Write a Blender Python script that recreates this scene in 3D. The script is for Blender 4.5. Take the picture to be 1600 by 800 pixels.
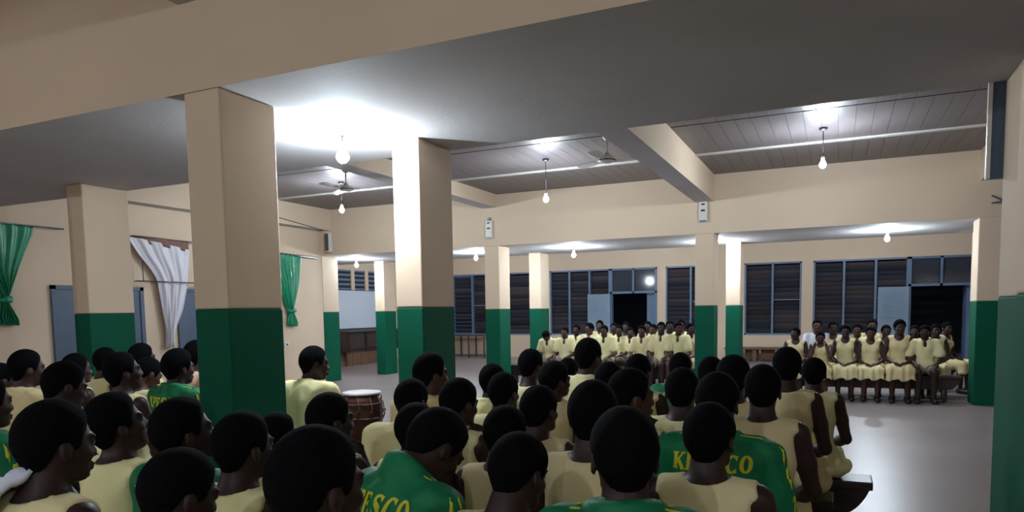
import bpy, bmesh, math, random
import numpy as np
from mathutils import Matrix, Vector
from mathutils.bvhtree import BVHTree

random.seed(7)
rng = np.random.default_rng(7)
scene = bpy.context.scene
for o in list(bpy.data.objects):
    bpy.data.objects.remove(o)
COL = scene.collection

# ------------------------------------------------------------------ camera
F_PX, YAW, PITCH, ROLL, CY = 1102.44, math.radians(24.78), math.radians(4.64), math.radians(0.89), 575.3
EYE = 1.6
fw = Vector((-math.sin(YAW) * math.cos(PITCH), math.cos(YAW) * math.cos(PITCH), -math.sin(PITCH)))
rt = Vector((math.cos(YAW), math.sin(YAW), 0))
dn = fw.cross(rt)
right = rt * math.cos(ROLL) + dn * math.sin(ROLL)
down = -rt * math.sin(ROLL) + dn * math.cos(ROLL)
cam_d = bpy.data.cameras.new('camera')
cam = bpy.data.objects.new('camera', cam_d)
COL.objects.link(cam)
mw = Matrix.Identity(4)
for i in range(3):
    mw[i][0], mw[i][1], mw[i][2] = right[i], -down[i], -fw[i]
mw[2][3] = EYE
cam.matrix_world = mw
cam_d.sensor_fit = 'HORIZONTAL'
cam_d.sensor_width = 36
cam_d.lens = F_PX / 1600 * 36
cam_d.shift_y = (CY - 400) / 1600
cam_d.clip_start = 0.05
scene.camera = cam

# ------------------------------------------------------------------ world: night outside
world = bpy.data.worlds.new('night')
scene.world = world
world.use_nodes = True
world.node_tree.nodes['Background'].inputs[0].default_value = (0.010, 0.014, 0.028, 1)
world.node_tree.nodes['Background'].inputs[1].default_value = 0.6

# ------------------------------------------------------------------ exposure and lamp power
scene.view_settings.view_transform = 'Standard'
scene.view_settings.look = 'None'
scene.view_settings.gamma = 1
scene.view_settings.use_curve_mapping = False
scene.view_settings.exposure = 3.0
BULB = 245.0          # emission strength of one lamp bulb
BULB_FAR = 165.0      # the lamps under the far slab
BULB_NEAR = 165.0     # the lamp between the near columns
BULB_HALL = 165.0     # the lamps over the near half of the hall, above the camera

# ------------------------------------------------------------------ materials
def mat(name, col, rough=0.7, spec=0.35, var=0.0, vscale=3.0, bump=0.0, bscale=60.0, metal=0.0, emit=0.0, col2=None, stretch=None):
    m = bpy.data.materials.new(name)
    m.use_nodes = True
    nt = m.node_tree
    b = nt.nodes['Principled BSDF']
    b.inputs['Base Color'].default_value = (*col, 1)
    b.inputs['Roughness'].default_value = rough
    b.inputs['Specular IOR Level'].default_value = spec
    b.inputs['Metallic'].default_value = metal
    if emit:
        b.inputs['Emission Color'].default_value = (*col, 1)
        b.inputs['Emission Strength'].default_value = emit
    tc = None
    if var or bump or col2:
        tc = nt.nodes.new('ShaderNodeTexCoord')
        src = tc.outputs['Object']
        if stretch:
            mp = nt.nodes.new('ShaderNodeMapping')
            mp.inputs['Scale'].default_value = stretch
            nt.links.new(src, mp.inputs['Vector'])
            src = mp.outputs['Vector']
    if var or col2:
        n = nt.nodes.new('ShaderNodeTexNoise')
        n.inputs['Scale'].default_value = vscale
        n.inputs['Detail'].default_value = 6
        nt.links.new(src, n.inputs['Vector'])
        r = nt.nodes.new('ShaderNodeValToRGB')
        r.color_ramp.elements[0].position = 0.3
        r.color_ramp.elements[1].position = 0.7
        c2 = col2 or tuple(min(1, c * (1 + var)) for c in col)
        c1 = col if col2 else tuple(c * (1 - var) for c in col)
        r.color_ramp.elements[0].color = (*c1, 1)
        r.color_ramp.elements[1].color = (*c2, 1)
        nt.links.new(n.outputs['Fac'], r.inputs['Fac'])
        nt.links.new(r.outputs['Color'], b.inputs['Base Color'])
    if bump:
        n2 = nt.nodes.new('ShaderNodeTexNoise')
        n2.inputs['Scale'].default_value = bscale
        n2.inputs['Detail'].default_value = 4
        nt.links.new(src, n2.inputs['Vector'])
        bp = nt.nodes.new('ShaderNodeBump')
        bp.inputs['Strength'].default_value = bump
        bp.inputs['Distance'].default_value = 0.01
        nt.links.new(n2.outputs['Fac'], bp.inputs['Height'])
        nt.links.new(bp.outputs['Normal'], b.inputs['Normal'])
    return m

M = {}
M['cream'] = mat('cream paint', (0.67, 0.525, 0.39), 0.75, 0.25, 0.04, 0.8, 0.04, 30)
M['green'] = mat('green gloss paint', (0.003, 0.092, 0.050), 0.7, 0.12, 0.08, 1.2, 0.05, 30)
M['soffit'] = mat('grey soffit', (0.50, 0.485, 0.495), 0.8, 0.2, 0.07, 1.0, 0.15, 25)
M['floor'] = mat('cement floor', (0.30, 0.245, 0.24), 0.34, 0.45, 0.13, 0.7, 0.10, 12)
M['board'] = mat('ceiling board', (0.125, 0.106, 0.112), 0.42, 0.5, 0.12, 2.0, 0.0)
M['dark'] = mat('dark gap', (0.02, 0.02, 0.022), 0.9)
M['batten'] = mat('white batten', (0.55, 0.52, 0.50), 0.5)
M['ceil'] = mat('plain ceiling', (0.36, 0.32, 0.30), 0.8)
M['frame'] = mat('blue grey window paint', (0.13, 0.19, 0.29), 0.45, 0.4, 0.06)
M['blade'] = mat('dark louvre glass', (0.040, 0.042, 0.058), 0.25, 0.5)
M['blade2'] = mat('brown louvre glass', (0.075, 0.062, 0.068), 0.3, 0.5)
M['leaf'] = mat('pale blue door paint', (0.22, 0.30, 0.40), 0.5, 0.35, 0.06, 2)
M['bluedoor'] = mat('blue door paint', (0.075, 0.11, 0.17), 0.45, 0.4, 0.12, 2)
M['pane'] = mat('transom glass', (0.03, 0.04, 0.06), 0.08, 0.6)
M['wood'] = mat('dark bench wood', (0.030, 0.019, 0.016), 0.38, 0.45, 0.3, 4, 0.08, 30, stretch=(1, 6, 6))
M['brownwood'] = mat('brown wood', (0.16, 0.085, 0.05), 0.55, 0.35, 0.25, 5, 0.1, 30, stretch=(6, 6, 1))
M['deskwood'] = mat('dark desk wood', (0.05, 0.036, 0.036), 0.5, 0.35, 0.35, 3, 0.1, 20, stretch=(6, 6, 1))
M['white'] = mat('white board', (0.60, 0.66, 0.76), 0.35, 0.4)
M['greymetal'] = mat('grey metal', (0.10, 0.10, 0.11), 0.4, 0.5, metal=0.5)
M['whitemetal'] = mat('white enamel', (0.66, 0.64, 0.60), 0.4)
M['curtgreen'] = mat('green satin curtain', (0.003, 0.24, 0.115), 0.38, 0.5, 0.10, 6)
M['curtwhite'] = mat('white curtain cloth', (0.76, 0.74, 0.80), 0.7, 0.3, 0.04, 5)
M['brownband'] = mat('brown rod cloth', (0.22, 0.11, 0.085), 0.7)
M['skin'] = mat('dark brown skin', (0.033, 0.0150, 0.0135), 0.5, 0.32, 0.10, 14)
M['skin2'] = mat('brown skin', (0.066, 0.026, 0.020), 0.5, 0.32, 0.10, 14)
M['hair'] = mat('short black hair', (0.0030, 0.0031, 0.0042), 0.9, 0.06, 0.3, 60, 0.5, 260)
M['yellow'] = mat('pale yellow uniform cloth', (0.78, 0.70, 0.40), 0.8, 0.2, 0.045, 9, 0.12, 22)
M['yellow2'] = mat('buff yellow uniform cloth', (0.72, 0.60, 0.34), 0.8, 0.2, 0.05, 9, 0.12, 22)
M['yellow3'] = mat('lemon yellow uniform cloth', (0.80, 0.75, 0.40), 0.8, 0.2, 0.045, 9, 0.12, 22)
M['jacket'] = mat('green tracksuit cloth', (0.004, 0.17, 0.068), 0.62, 0.3, 0.08, 8, 0.1, 18)
M['print'] = mat('yellow print', (0.62, 0.60, 0.03), 0.6)
M['greyshorts'] = mat('grey brown shorts cloth', (0.26, 0.20, 0.17), 0.85, 0.2, 0.08, 8)
M['whitecloth'] = mat('white cloth', (0.70, 0.74, 0.86), 0.8, 0.2, 0.03, 8)
M['pink'] = mat('pink cloth', (0.74, 0.45, 0.33), 0.8, 0.2, 0.03, 8)
M['eyewhite'] = mat('eye white', (0.62, 0.58, 0.54), 0.25)
M['black'] = mat('black leather', (0.012, 0.011, 0.012), 0.4)
M['drumwood'] = mat('dark red drum wood', (0.075, 0.022, 0.017), 0.38, 0.5, 0.25, 3, 0.05, 30, stretch=(8, 8, 1))
M['drumskin'] = mat('drum skin', (0.62, 0.56, 0.54), 0.6)
M['rope'] = mat('rope', (0.12, 0.075, 0.055), 0.8)
M['silver'] = mat('silver', (0.7, 0.7, 0.72), 0.2, 0.5, metal=1.0)

def bulb_mat(name, e):
    m = bpy.data.materials.new(name)
    m.use_nodes = True
    nt = m.node_tree
    nt.nodes.clear()
    em = nt.nodes.new('ShaderNodeEmission')
    out = nt.nodes.new('ShaderNodeOutputMaterial')
    em.inputs['Color'].default_value = (0.78, 0.90, 1.0, 1)
    em.inputs['Strength'].default_value = e
    nt.links.new(em.outputs[0], out.inputs[0])
    return m
M['bulb'] = bulb_mat('lit bulb', BULB)
M['bulbfar'] = bulb_mat('lit far bulb', BULB_FAR)
M['bulbnear'] = bulb_mat('lit near bulb', BULB_NEAR)
M['bulbhall'] = bulb_mat('lit hall bulb', BULB_HALL)

# ------------------------------------------------------------------ mesh helpers
def bm_box(bm, x0, x1, y0, y1, z0, z1, mi=0, bottom=None):
    v = [bm.verts.new((x, y, z)) for x in (x0, x1) for y in (y0, y1) for z in (z0, z1)]
    for idx, tag in (((0, 1, 3, 2), 0), ((4, 6, 7, 5), 0), ((0, 4, 5, 1), 0), ((2, 3, 7, 6), 0), ((1, 5, 7, 3), 0), ((0, 2, 6, 4), 1)):
        f = bm.faces.new([v[i] for i in idx])
        f.material_index = bottom if (tag and bottom is not None) else mi
    return v

def bm_tube(bm, pts, r, n=8, r2=None, mi=0, smooth=True):
    pts = [Vector(p) for p in pts]
    rings = []
    for i, p in enumerate(pts):
        d = (pts[min(i + 1, len(pts) - 1)] - pts[max(i - 1, 0)]).normalized()
        a = d.orthogonal().normalized()
        b = d.cross(a)
        rr = r if r2 is None else r + (r2 - r) * i / (len(pts) - 1)
        rings.append([bm.verts.new(p + (a * math.cos(2 * math.pi * k / n) + b * math.sin(2 * math.pi * k / n)) * rr) for k in range(n)])
    for i in range(len(rings) - 1):
        for k in range(n):
            f = bm.faces.new([rings[i][k], rings[i][(k + 1) % n], rings[i + 1][(k + 1) % n], rings[i + 1][k]])
            f.smooth = smooth; f.material_index = mi
    for rg in (rings[0][::-1], rings[-1]):
        f = bm.faces.new(rg); f.material_index = mi

def bm_lathe(bm, prof, n=28, c=(0, 0, 0), mi=0):
    rings = []
    for r, z in prof:
        rings.append([bm.verts.new((c[0] + r * math.cos(2 * math.pi * k / n), c[1] + r * math.sin(2 * math.pi * k / n), c[2] + z)) for k in range(n)])
    for i in range(len(rings) - 1):
        for k in range(n):
            f = bm.faces.new([rings[i][k], rings[i][(k + 1) % n], rings[i + 1][(k + 1) % n], rings[i + 1][k]])
            f.smooth = True; f.material_index = mi
    bm.faces.new(rings[0][::-1]).material_index = mi
    bm.faces.new(rings[-1]).material_index = mi

def obj(name, bm, mats, parent=None, loc=None, bevel=0.0):
    me = bpy.data.meshes.new(name)
    bmesh.ops.recalc_face_normals(bm, faces=bm.faces)
    bm.to_mesh(me); bm.free()
    for m in (mats if isinstance(mats, (list, tuple)) else [mats]):
        me.materials.append(M[m])
    o = bpy.data.objects.new(name, me)
    COL.objects.link(o)
    if parent: o.parent = parent
    if loc: o.location = loc
    if bevel:
        b = o.modifiers.new('bevel', 'BEVEL'); b.width = bevel; b.segments = 2; b.limit_method = 'ANGLE'
    return o

def box(name, x0, x1, y0, y1, z0, z1, m, parent=None, bottom=None, bevel=0.0):
    bm = bmesh.new()
    cx, cy, cz = (x0 + x1) / 2, (y0 + y1) / 2, z0
    if parent is not None: cx = cy = cz = 0
    bm_box(bm, x0 - cx, x1 - cx, y0 - cy, y1 - cy, z0 - cz, z1 - cz, 0, 1 if bottom else None)
    return obj(name, bm, [m, bottom] if bottom else m, parent, (cx, cy, cz), bevel)

def tag(o, label, cat, group=None):
    o['label'] = label; o['category'] = cat
    if group: o['group'] = group
    return o

def struct(o, label=None):
    o['kind'] = 'structure'
    if label: o['label'] = label
    return o

def empty(name, loc, label, cat, group=None, rz=0):
    o = bpy.data.objects.new(name, None)
    o.empty_display_size = 0.1
    COL.objects.link(o); o.location = loc; o.rotation_euler = (0, 0, rz)
    return tag(o, label, cat, group)

def share(src, name, parent, loc, rot=(0, 0, 0), scale=(1, 1, 1)):
    o = bpy.data.objects.new(name, src)
    COL.objects.link(o); o.parent = parent; o.location = loc; o.rotation_euler = rot; o.scale = scale
    return o

# ------------------------------------------------------------------ room shell
ZC, ZS, ZN, ZB = 3.95, 2.93, 2.965, 3.49     # ceiling, far and near low slab soffits, cross beam underside
XL, XR, YB, YF = -10.85, 6.5, -4.0, 22.3
NEAR0, NEAR1, FAR0, FAR1 = 3.22, 5.34, 13.1, 15.72
DADO = 1.64

struct(box('floor', -14.3, XR + .2, YB - .2, YF + 5, -0.2, 0, 'floor'), 'grey cement floor with a dull sheen')
struct(box('wall_left', XL - .25, XL, YB, 13.3, 0, ZC + .3, 'cream'), 'cream painted left wall with blue double doors')
struct(box('wall_right', XR, XR + .2, YB, YF, 0, ZC + .3, 'cream'), 'cream right wall beyond the columns')
struct(box('wall_back', XL - .25, XR + .2, YB - .2, YB, 0, ZC + .3, 'cream'), 'cream wall behind the viewer')
struct(box('wall_recess', -14.25, -14.0, 13.3, YF, 0, ZC + .3, 'cream'), 'cream end wall of the recess holding the white board')
struct(box('wall_return', -14.25, XL - .25, 13.1, 13.3, 0, ZC + .3, 'cream'), 'cream wall closing the recess')

# low slabs on beams (cream faces, grey undersides)
struct(box('ceiling_slab', XL, XR, NEAR0, NEAR1, ZN, ZC + .25, 'cream', bottom='soffit'), 'low grey slab over the near row of columns with cream edge')
struct(box('ceiling_slab', -14.0, XR, FAR0, FAR1, ZS, ZC + .25, 'cream', bottom='soffit'), 'low grey slab over the far row of columns with cream edge')
struct(box('ceiling', -14.0, XR, FAR1, YF, ZC, ZC + .2, 'ceil'), 'plain ceiling above the far windows')
struct(box('ceiling', XL, XR, YB, NEAR0, ZC, ZC + .2, 'ceil'), 'plain ceiling above the near half of the hall')
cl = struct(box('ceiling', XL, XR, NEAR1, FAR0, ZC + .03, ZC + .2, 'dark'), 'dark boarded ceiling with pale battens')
# cross beams
BEAMS = (-6.5, -2.2, 2.12)
for bx in BEAMS:
    struct(box('ceiling_beam', bx - .16, bx + .16, NEAR1, FAR0, ZB if bx > -6 else 3.70, ZC + .03, 'cream', bottom='soffit'), 'cream cross beam below the boarded ceiling')
struct(box('ceiling_beam', XL, XL + .30, NEAR1, FAR0, ZB, ZC + .03, 'cream', bottom='soffit'), 'cream wall beam below the boarded ceiling')
for bx in (-7.6, -3.54, .84):
    struct(box('ceiling_beam', bx - .15, bx + .15, YB, NEAR0, ZB, ZC, 'cream', bottom='soffit'), 'cream cross beam above the near half of the hall')
# ceiling boards, battens
edges = [(XL + .30, -6.66), (-6.34, -2.36), (-2.04, 1.96), (2.28, XR)]
bmb = bmesh.new(); bm_box(bmb, -.5, .5, -.5, .5, 0, .02)
tmp = obj('board_mesh', bmb, 'board'); bmesh_board = tmp.data; bpy.data.objects.remove(tmp)
clx, cly, clz = cl.location
for a, b in edges:
    n = round((b - a) / .2)
    w = (b - a) / n
    for k in range(n):
        for y0, y1 in ((NEAR1, 7.56), (7.58, 9.45), (9.49, 11.26), (11.34, FAR0)):
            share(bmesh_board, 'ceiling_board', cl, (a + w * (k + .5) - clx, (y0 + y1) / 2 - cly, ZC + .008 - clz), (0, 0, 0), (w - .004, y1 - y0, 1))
    box('batten', a - clx, b - clx, 11.255 - cly, 11.345 - cly, ZC - .012 - clz, ZC + .03 - clz, 'batten', cl)
    box('batten', a - clx, b - clx, 7.545 - cly, 7.595 - cly, ZC - .005 - clz, ZC + .03 - clz, 'batten', cl)

# columns, cream above a green dado
def column(x, y, w, d, z1, label):
    bm = bmesh.new()
    bm_box(bm, -w / 2, w / 2, -d / 2, d / 2, 0, DADO, 1)
    bm_box(bm, -w / 2, w / 2, -d / 2, d / 2, DADO, z1, 0)
    o = obj('column', bm, ['cream', 'green'], None, (x, y, 0), .012)
    return struct(o, label)
W, DP = .29, .52
column(-3.54, NEAR0 + .235, .29, .47, ZN, 'large cream and green column standing among the left foreground students')
column(.84, NEAR0 + .235, .29, .47, ZN, 'green and cream column cut by the right edge of the picture')
column(-7.6, NEAR0 + .235, .29, .47, ZN, 'cream and green column left of the frame')
column(-3.125, NEAR1 - DP / 2, .25, DP, ZN, 'brightly lit cream and green column behind the drum')
column(1.04, NEAR1 - DP / 2, .25, DP, ZN, 'dark fronted green column second from the right edge')
column(-7.15, NEAR1 - DP / 2, .25, DP, ZN, 'cream and green column in front of the blue double door')
for x, lb in ((-6.47, 'cream and green column right of the steel table, white fixture above'), (-2.2, 'cream and green column right of the far left student group'), (2.13, 'cream and green column beside the far right doorway')):
    column(x, FAR0 + DP / 2, W + .04, DP, ZS, lb)
column(-10.98, FAR0 + .28, W, .56, ZS, 'green and cream wall pilaster left of the white board')
for x, lb in ((-10.75, 'narrow brightly lit column right of the white board'), (-6.4, 'far cream and green column beside the head down student'), (-1.97, 'narrow far column lit white by a hanging bulb'), (2.4, 'far column hidden beside the right doorway')):
    column(x, 15.2 + DP / 2, W, DP, ZS, lb)

# ------------------------------------------------------------------ far wall with louvre windows and doors
SILL, WTOP, DTOP = .77, 2.91, 2.10
wins = [(-12.6, -11.0, 2), (-10.5, -9.4, 1), (-8.84, -6.74, 3), (-4.93, -3.37, 2), (-2.56, -.97, 2), (-.66, 1.75, 3)]
doors = [(-6.74, -5.2), (1.75, 3.31)]
ops = sorted([(a, b, SILL) for a, b, _ in wins] + [(a, b, 0) for a, b in doors])
bm = bmesh.new()
bm_box(bm, -14.25, XR + .2, YF, YF + .22, WTOP, ZC + .3)
x = -14.25
for a, b, s in ops:
    if a > x + .01: bm_box(bm, x, a, YF, YF + .22, 0, WTOP)
    if s: bm_box(bm, a, b, YF, YF + .22, 0, s)
    x = b
bm_box(bm, x, XR + .2, YF, YF + .22, 0, WTOP)
struct(obj('wall_far', bm, 'cream'), 'cream far wall with dark louvre windows and two open doorways')

bmb = bmesh.new(); bm_box(bmb, -.5, .5, -.075, .075, -.003, .003)
tmp = obj('louver_mesh', bmb, 'blade'); blade_mesh = tmp.data; bpy.data.objects.remove(tmp)
blade_mesh2 = blade_mesh.copy(); blade_mesh2.materials[0] = M['blade2']
wlabels = ['dark louvre window above the steel table', 'narrow dark louvre window between two columns', 'dark louvre window left of the middle doorway', 'dark louvre window right of the middle doorway', 'dark louvre window above the low wall bench', 'dark louvre window left of the right doorway']
for wi, (a, b, nb) in enumerate(wins):
    ctr = Vector(((a + b) / 2, YF + .08, SILL))
    bm = bmesh.new()
    hw = (b - a) / 2
    for x0, x1, z0, z1 in ((-hw, -hw + .05, 0, WTOP - SILL), (hw - .05, hw, 0, WTOP - SILL), (-hw, hw, 0, .05), (-hw, hw, WTOP - SILL - .05, WTOP - SILL)):
        bm_box(bm, x0, x1, -.09, .03, z0, z1)
    win = struct(obj('window_%d' % (wi + 1), bm, 'frame', None, ctr), wlabels[wi])
    bw = (b - a) / nb
    for k in range(1, nb):
        box('mullion', -hw + bw * k - .03, -hw + bw * k + .03, -.10, .03, .05, WTOP - SILL - .05, 'frame', win)
    for k in range(nb):
        nz = 15
        for j in range(nz):
            zz = .10 + (WTOP - SILL - .16) * (j + .25) / nz
            share(random.choice((blade_mesh, blade_mesh, blade_mesh2)), 'louver_blade', win, (-hw + bw * (k + .5), 0, zz), (math.radians(random.choice((-50, -58, -58, -66))), 0, 0), (bw - .09, 1, 1))
        if nb > 1 and k == nb - 1:
            box('cross_bar', -hw + bw * k + .03, hw - .05, -.05, .0, 1.02, 1.05, 'frame', win)
dlabels = ['open doorway with dark outside behind the left student group', 'open doorway with dark outside behind the right student group']
for di, (a, b) in enumerate(doors):
    hw = (b - a) / 2
    bm = bmesh.new()
    for x0, x1, z0, z1 in ((-hw, -hw + .07, 0, WTOP), (hw - .07, hw, 0, WTOP), (-hw, hw, DTOP, DTOP + .07), (-hw, hw, WTOP - .06, WTOP), (-.03, .03, DTOP, WTOP)):
        bm_box(bm, x0, x1, -.10, .06, z0, z1)
    dr = struct(obj('door_%d' % (di + 1), bm, 'frame', None, ((a + b) / 2, YF + .08, 0)), dlabels[di])
    for s in (-1, 1):
        box('transom_pane', s * hw / 2 - hw / 2 + .05, s * hw / 2 + hw / 2 - .05, -.01, .0, DTOP + .07, WTOP - .06, 'pane', dr)
    # leaf folded back flat against the window on the left
    lf = box('door_leaf', -hw - .74, -hw + .02, -.17, -.125, .01, DTOP, 'leaf', dr)
    for k in range(9):
        box('slat', -hw - .60, -hw - .12, -.185, -.168, 1.25 + k * .085, 1.29 + k * .085, 'leaf', lf)
    box('lower_panel', -hw - .60, -hw - .12, -.185, -.168, .2, 1.05, 'leaf', lf)
    # other leaf, opened outwards and seen edge on
    lf2 = box('door_leaf', hw - .12 - (.24 if di == 0 else .04), hw - .06, .07, .11 if di == 0 else .75, .01, DTOP, 'frame', dr)
# yard beyond the doors
struct(box('wall_outside', -14.3, XR + .2, YF + 4.8, YF + 5, 0, 4.2, 'dark'), 'dark yard wall outside the doorways')

# left wall double doors
for di, (y0, y1, lb) in enumerate(((6.84, 8.41, 'blue double door left of the white curtain'), (9.09, 10.66, 'blue double door behind the large column'))):
    bm = bmesh.new()
    for ya, yb, za, zb in ((y0, y0 + .07, 0, 2.1), (y1 - .07, y1, 0, 2.1), (y0, y1, 2.04, 2.1)):
        bm_box(bm, 0, .04, ya - y0, yb - y0, za, zb)
    dr = struct(obj('door_%d' % (di + 3), bm, 'bluedoor', None, (XL, y0, 0)), lb)
    h = (y1 - y0)
    for k in range(2):
        lf = box('door_leaf', 0.0, .022, .075 + k * (h / 2 - .04), .075 + (k + 1) * (h / 2 - .075) + k * .035, .01, 2.035, 'bluedoor', dr)
        yk = h / 2 + (-.10 if k == 0 else .10)
        bm = bmesh.new(); bm_tube(bm, [(.02, yk, 1.0), (.08, yk, 1.0), (.08, yk + (-.1 if k == 0 else .1), 1.0)], .011)
        obj('door_handle', bm, 'silver', lf)

# recess: white board, high window, counter
win = struct(box('window_7', -14.0, -13.95, 17.45, 19.75, 2.33, 2.96, 'frame'), 'high dark window above the white board')
for k in range(3):
    a = 17.55 + k * .72 - win.location.y
    for j in range(4):
        share(blade_mesh, 'louver_blade', win, (.035, a + .33, .09 + j * .145), (math.radians(-58), 0, math.radians(90)), (.60, .8, 1))
for k in range(2):
    struct(box('trim_%d' % (k + 1), -14.0, -13.90, 18.17 + k * .72, 18.34 + k * .72, 2.33, 2.96, 'cream'), 'cream pier between the high window bays')
wb = empty('white_board', (-13.97, 18.6, 1.13), 'plain white board on the recess wall above the dark counter', 'board')
box('panel', 0, .03, -1.05, 1.05, 0, 1.19, 'white', wb)
box('frame', 0, .05, -1.08, 1.08, -.04, 0, 'greymetal', wb); box('frame', 0, .05, -1.08, 1.08, 1.19, 1.22, 'greymetal', wb)
ct = empty('wooden_counter', (-13.65, 18.6, 0), 'long dark wooden counter with planked base below the white board', 'counter')
box('counter_top', -.35, .28, -1.3, 1.35, 1.02, 1.08, 'greymetal', ct, bevel=.01)
box('body', -.32, .20, -1.25, 1.3, .42, 1.02, 'deskwood', ct)
box('shelf', -.32, .25, -1.28, 1.33, .50, .54, 'wood', ct)
for k in range(12):
    box('plank', .10, .16 + .008 * (k % 2), -1.25 + k * .2125, -1.25 + (k + 1) * .2125 - .015, 0, .42, 'brownwood', ct)
for k in range(4):
    box('upright', .18, .24, -1.27 + k * .85, -1.21 + k * .85, .42, 1.02, 'wood', ct)

# ------------------------------------------------------------------ curtains
def sheet(profile, x, thick=.03, nrow=34, ncol=60, pleats=9, amp=.03, seed=0):
    """profile: list of (t, y_left, y_right, z_left, z_right) rows; cloth hangs in the wall plane, pleats push out along x."""
    r = random.Random(seed)
    ph = r.random() * 6
    ts = [p[0] for p in profile]
    P = np.array(profile)
    bm = bmesh.new()
    grid = []
    for i in range(nrow + 1):
        t = i / nrow
        row = [np.interp(t, ts, P[:, c]) for c in range(1, 5)]
        rr = []
        width = abs(row[1] - row[0])
        for j in range(ncol + 1):
            u = j / ncol
            y = row[0] + (row[1] - row[0]) * u
            z = row[2] + (row[3] - row[2]) * u
            a = amp * (.55 + .9 * math.exp(-width * 2.2))
            dx = a * math.sin(u * pleats * 6.283 + ph + 1.2 * math.sin(t * 3 + u * 4)) + .4 * a * math.sin(u * pleats * 2.7 * 6.283 + t * 2)
            rr.append(bm.verts.new((dx + .05 + .04 * math.sin(u * math.pi), y, z)))
        grid.append(rr)
    for i in range(nrow):
        for j in range(ncol):
            f = bm.faces.new([grid[i][j], grid[i][j + 1], grid[i + 1][j + 1], grid[i + 1][j]]); f.smooth = True
    return bm

def solid(o, t=.008):
    s = o.modifiers.new('thickness', 'SOLIDIFY'); s.thickness = t
    return o

XW = XL + .02
c = empty('green_curtain', (XW, 6.1, 0), 'knotted green satin curtain at the left picture edge', 'curtain', 'green curtains on the left wall')
solid(obj('cloth', sheet([(0, -1.0, .52, 2.98, 2.95), (.10, -.95, .50, 2.88, 2.84), (.45, -.55, .28, 2.35, 2.35), (.70, -.06, .13, 1.98, 1.98), (.76, -.01, .08, 1.88, 1.88), (.80, -.02, .09, 1.82, 1.82), (.92, -.10, .22, 1.62, 1.58), (1, -.06, .22, 1.52, 1.50)], 0, seed=1), 'curtgreen', c))
solid(obj('knot_band', sheet([(0, -.03, .10, 1.90, 1.90), (1, -.03, .10, 1.84, 1.84)], 0, nrow=3, pleats=3, amp=.02), 'curtgreen', c), .05)
c2 = empty('green_curtain', (XW, 12.0, 0), 'knotted green satin curtain above the student beside the drum', 'curtain', 'green curtains on the left wall')
solid(obj('cloth', sheet([(0, -.75, .36, 2.92, 2.86), (.10, -.72, .34, 2.80, 2.75), (.45, -.45, .24, 2.28, 2.28), (.70, -.22, .05, 1.80, 1.80), (.77, -.11, .0, 1.68, 1.68), (.81, -.12, .01, 1.64, 1.64), (.93, -.18, .16, 1.46, 1.42), (1, -.17, .14, 1.36, 1.34)], 0, seed=2), 'curtgreen', c2))
solid(obj('knot_band', sheet([(0, -.13, .02, 1.71, 1.71), (1, -.13, .02, 1.65, 1.65)], 0, nrow=3, pleats=3, amp=.02), 'curtgreen', c2), .05)
c3 = empty('white_curtain', (XW, 8.7, 0), 'white curtain swept to a point with brown band on its rod', 'curtain')
solid(obj('cloth', sheet([(0, -.62, .66, 2.95, 2.80), (.06, -.55, .66, 2.87, 2.73), (.18, -.40, .64, 2.66, 2.58), (.32, -.18, .62, 2.42, 2.38), (.42, -.06, .60, 2.24, 2.20), (.70, .02, .44, 1.72, 1.72), (.90, .08, .24, 1.34, 1.34), (.95, .10, .20, 1.24, 1.24), (1, .06, .24, 1.05, 1.04)], 0, seed=3, pleats=4, amp=.035), 'curtwhite', c3))
solid(obj('brown_band', sheet([(0, -.46, .66, 2.97, 2.95), (1, -.40, .66, 2.86, 2.76)], 0, nrow=4, pleats=3, amp=.012), 'brownband', c3), .03)
def rod(ya, yb, z, label, x=XL + .10, zb=None, r=.011):
    o = empty('curtain_rod', (x, (ya + yb) / 2, z), label, 'rod')
    bm = bmesh.new(); h = (yb - ya) / 2; bm_tube(bm, [(0, -h, 0), (0, h, 0 if zb is None else zb - z)], r); obj('pole', bm, 'greymetal', o)
    for s in (-1, 1):
        bm = bmesh.new(); bm_tube(bm, [(-.10, s * (h - .03), 0 if s < 0 or zb is None else zb - z), (0, s * (h - .03), 0 if s < 0 or zb is None else zb - z)], .008); obj('bracket', bm, 'greymetal', o)
    return o
rod(4.9, 7.05, 2.95, 'thin curtain rod holding the leftmost green curtain')
rod(7.98, 9.6, 2.945, 'thin curtain rod at the top of the white curtain')
r2 = rod(8.20, 9.55, 2.20, 'lower grey rod crossing the white curtain', x=XL + .16)
bm = bmesh.new(); bm_tube(bm, [(-.04, -.52, 0), (-.04, -.52, .34)], .008); obj('upright_bar', bm, 'greymetal', r2)
rod(11.2, 12.85, 2.90, 'thin curtain rod holding the green curtain near the drum', zb=2.86, r=.02)
rod(11.45, 12.8, 3.60, 'thin dark wire above the green curtain near the drum', x=XL + .32, zb=3.47, r=.008)

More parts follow.
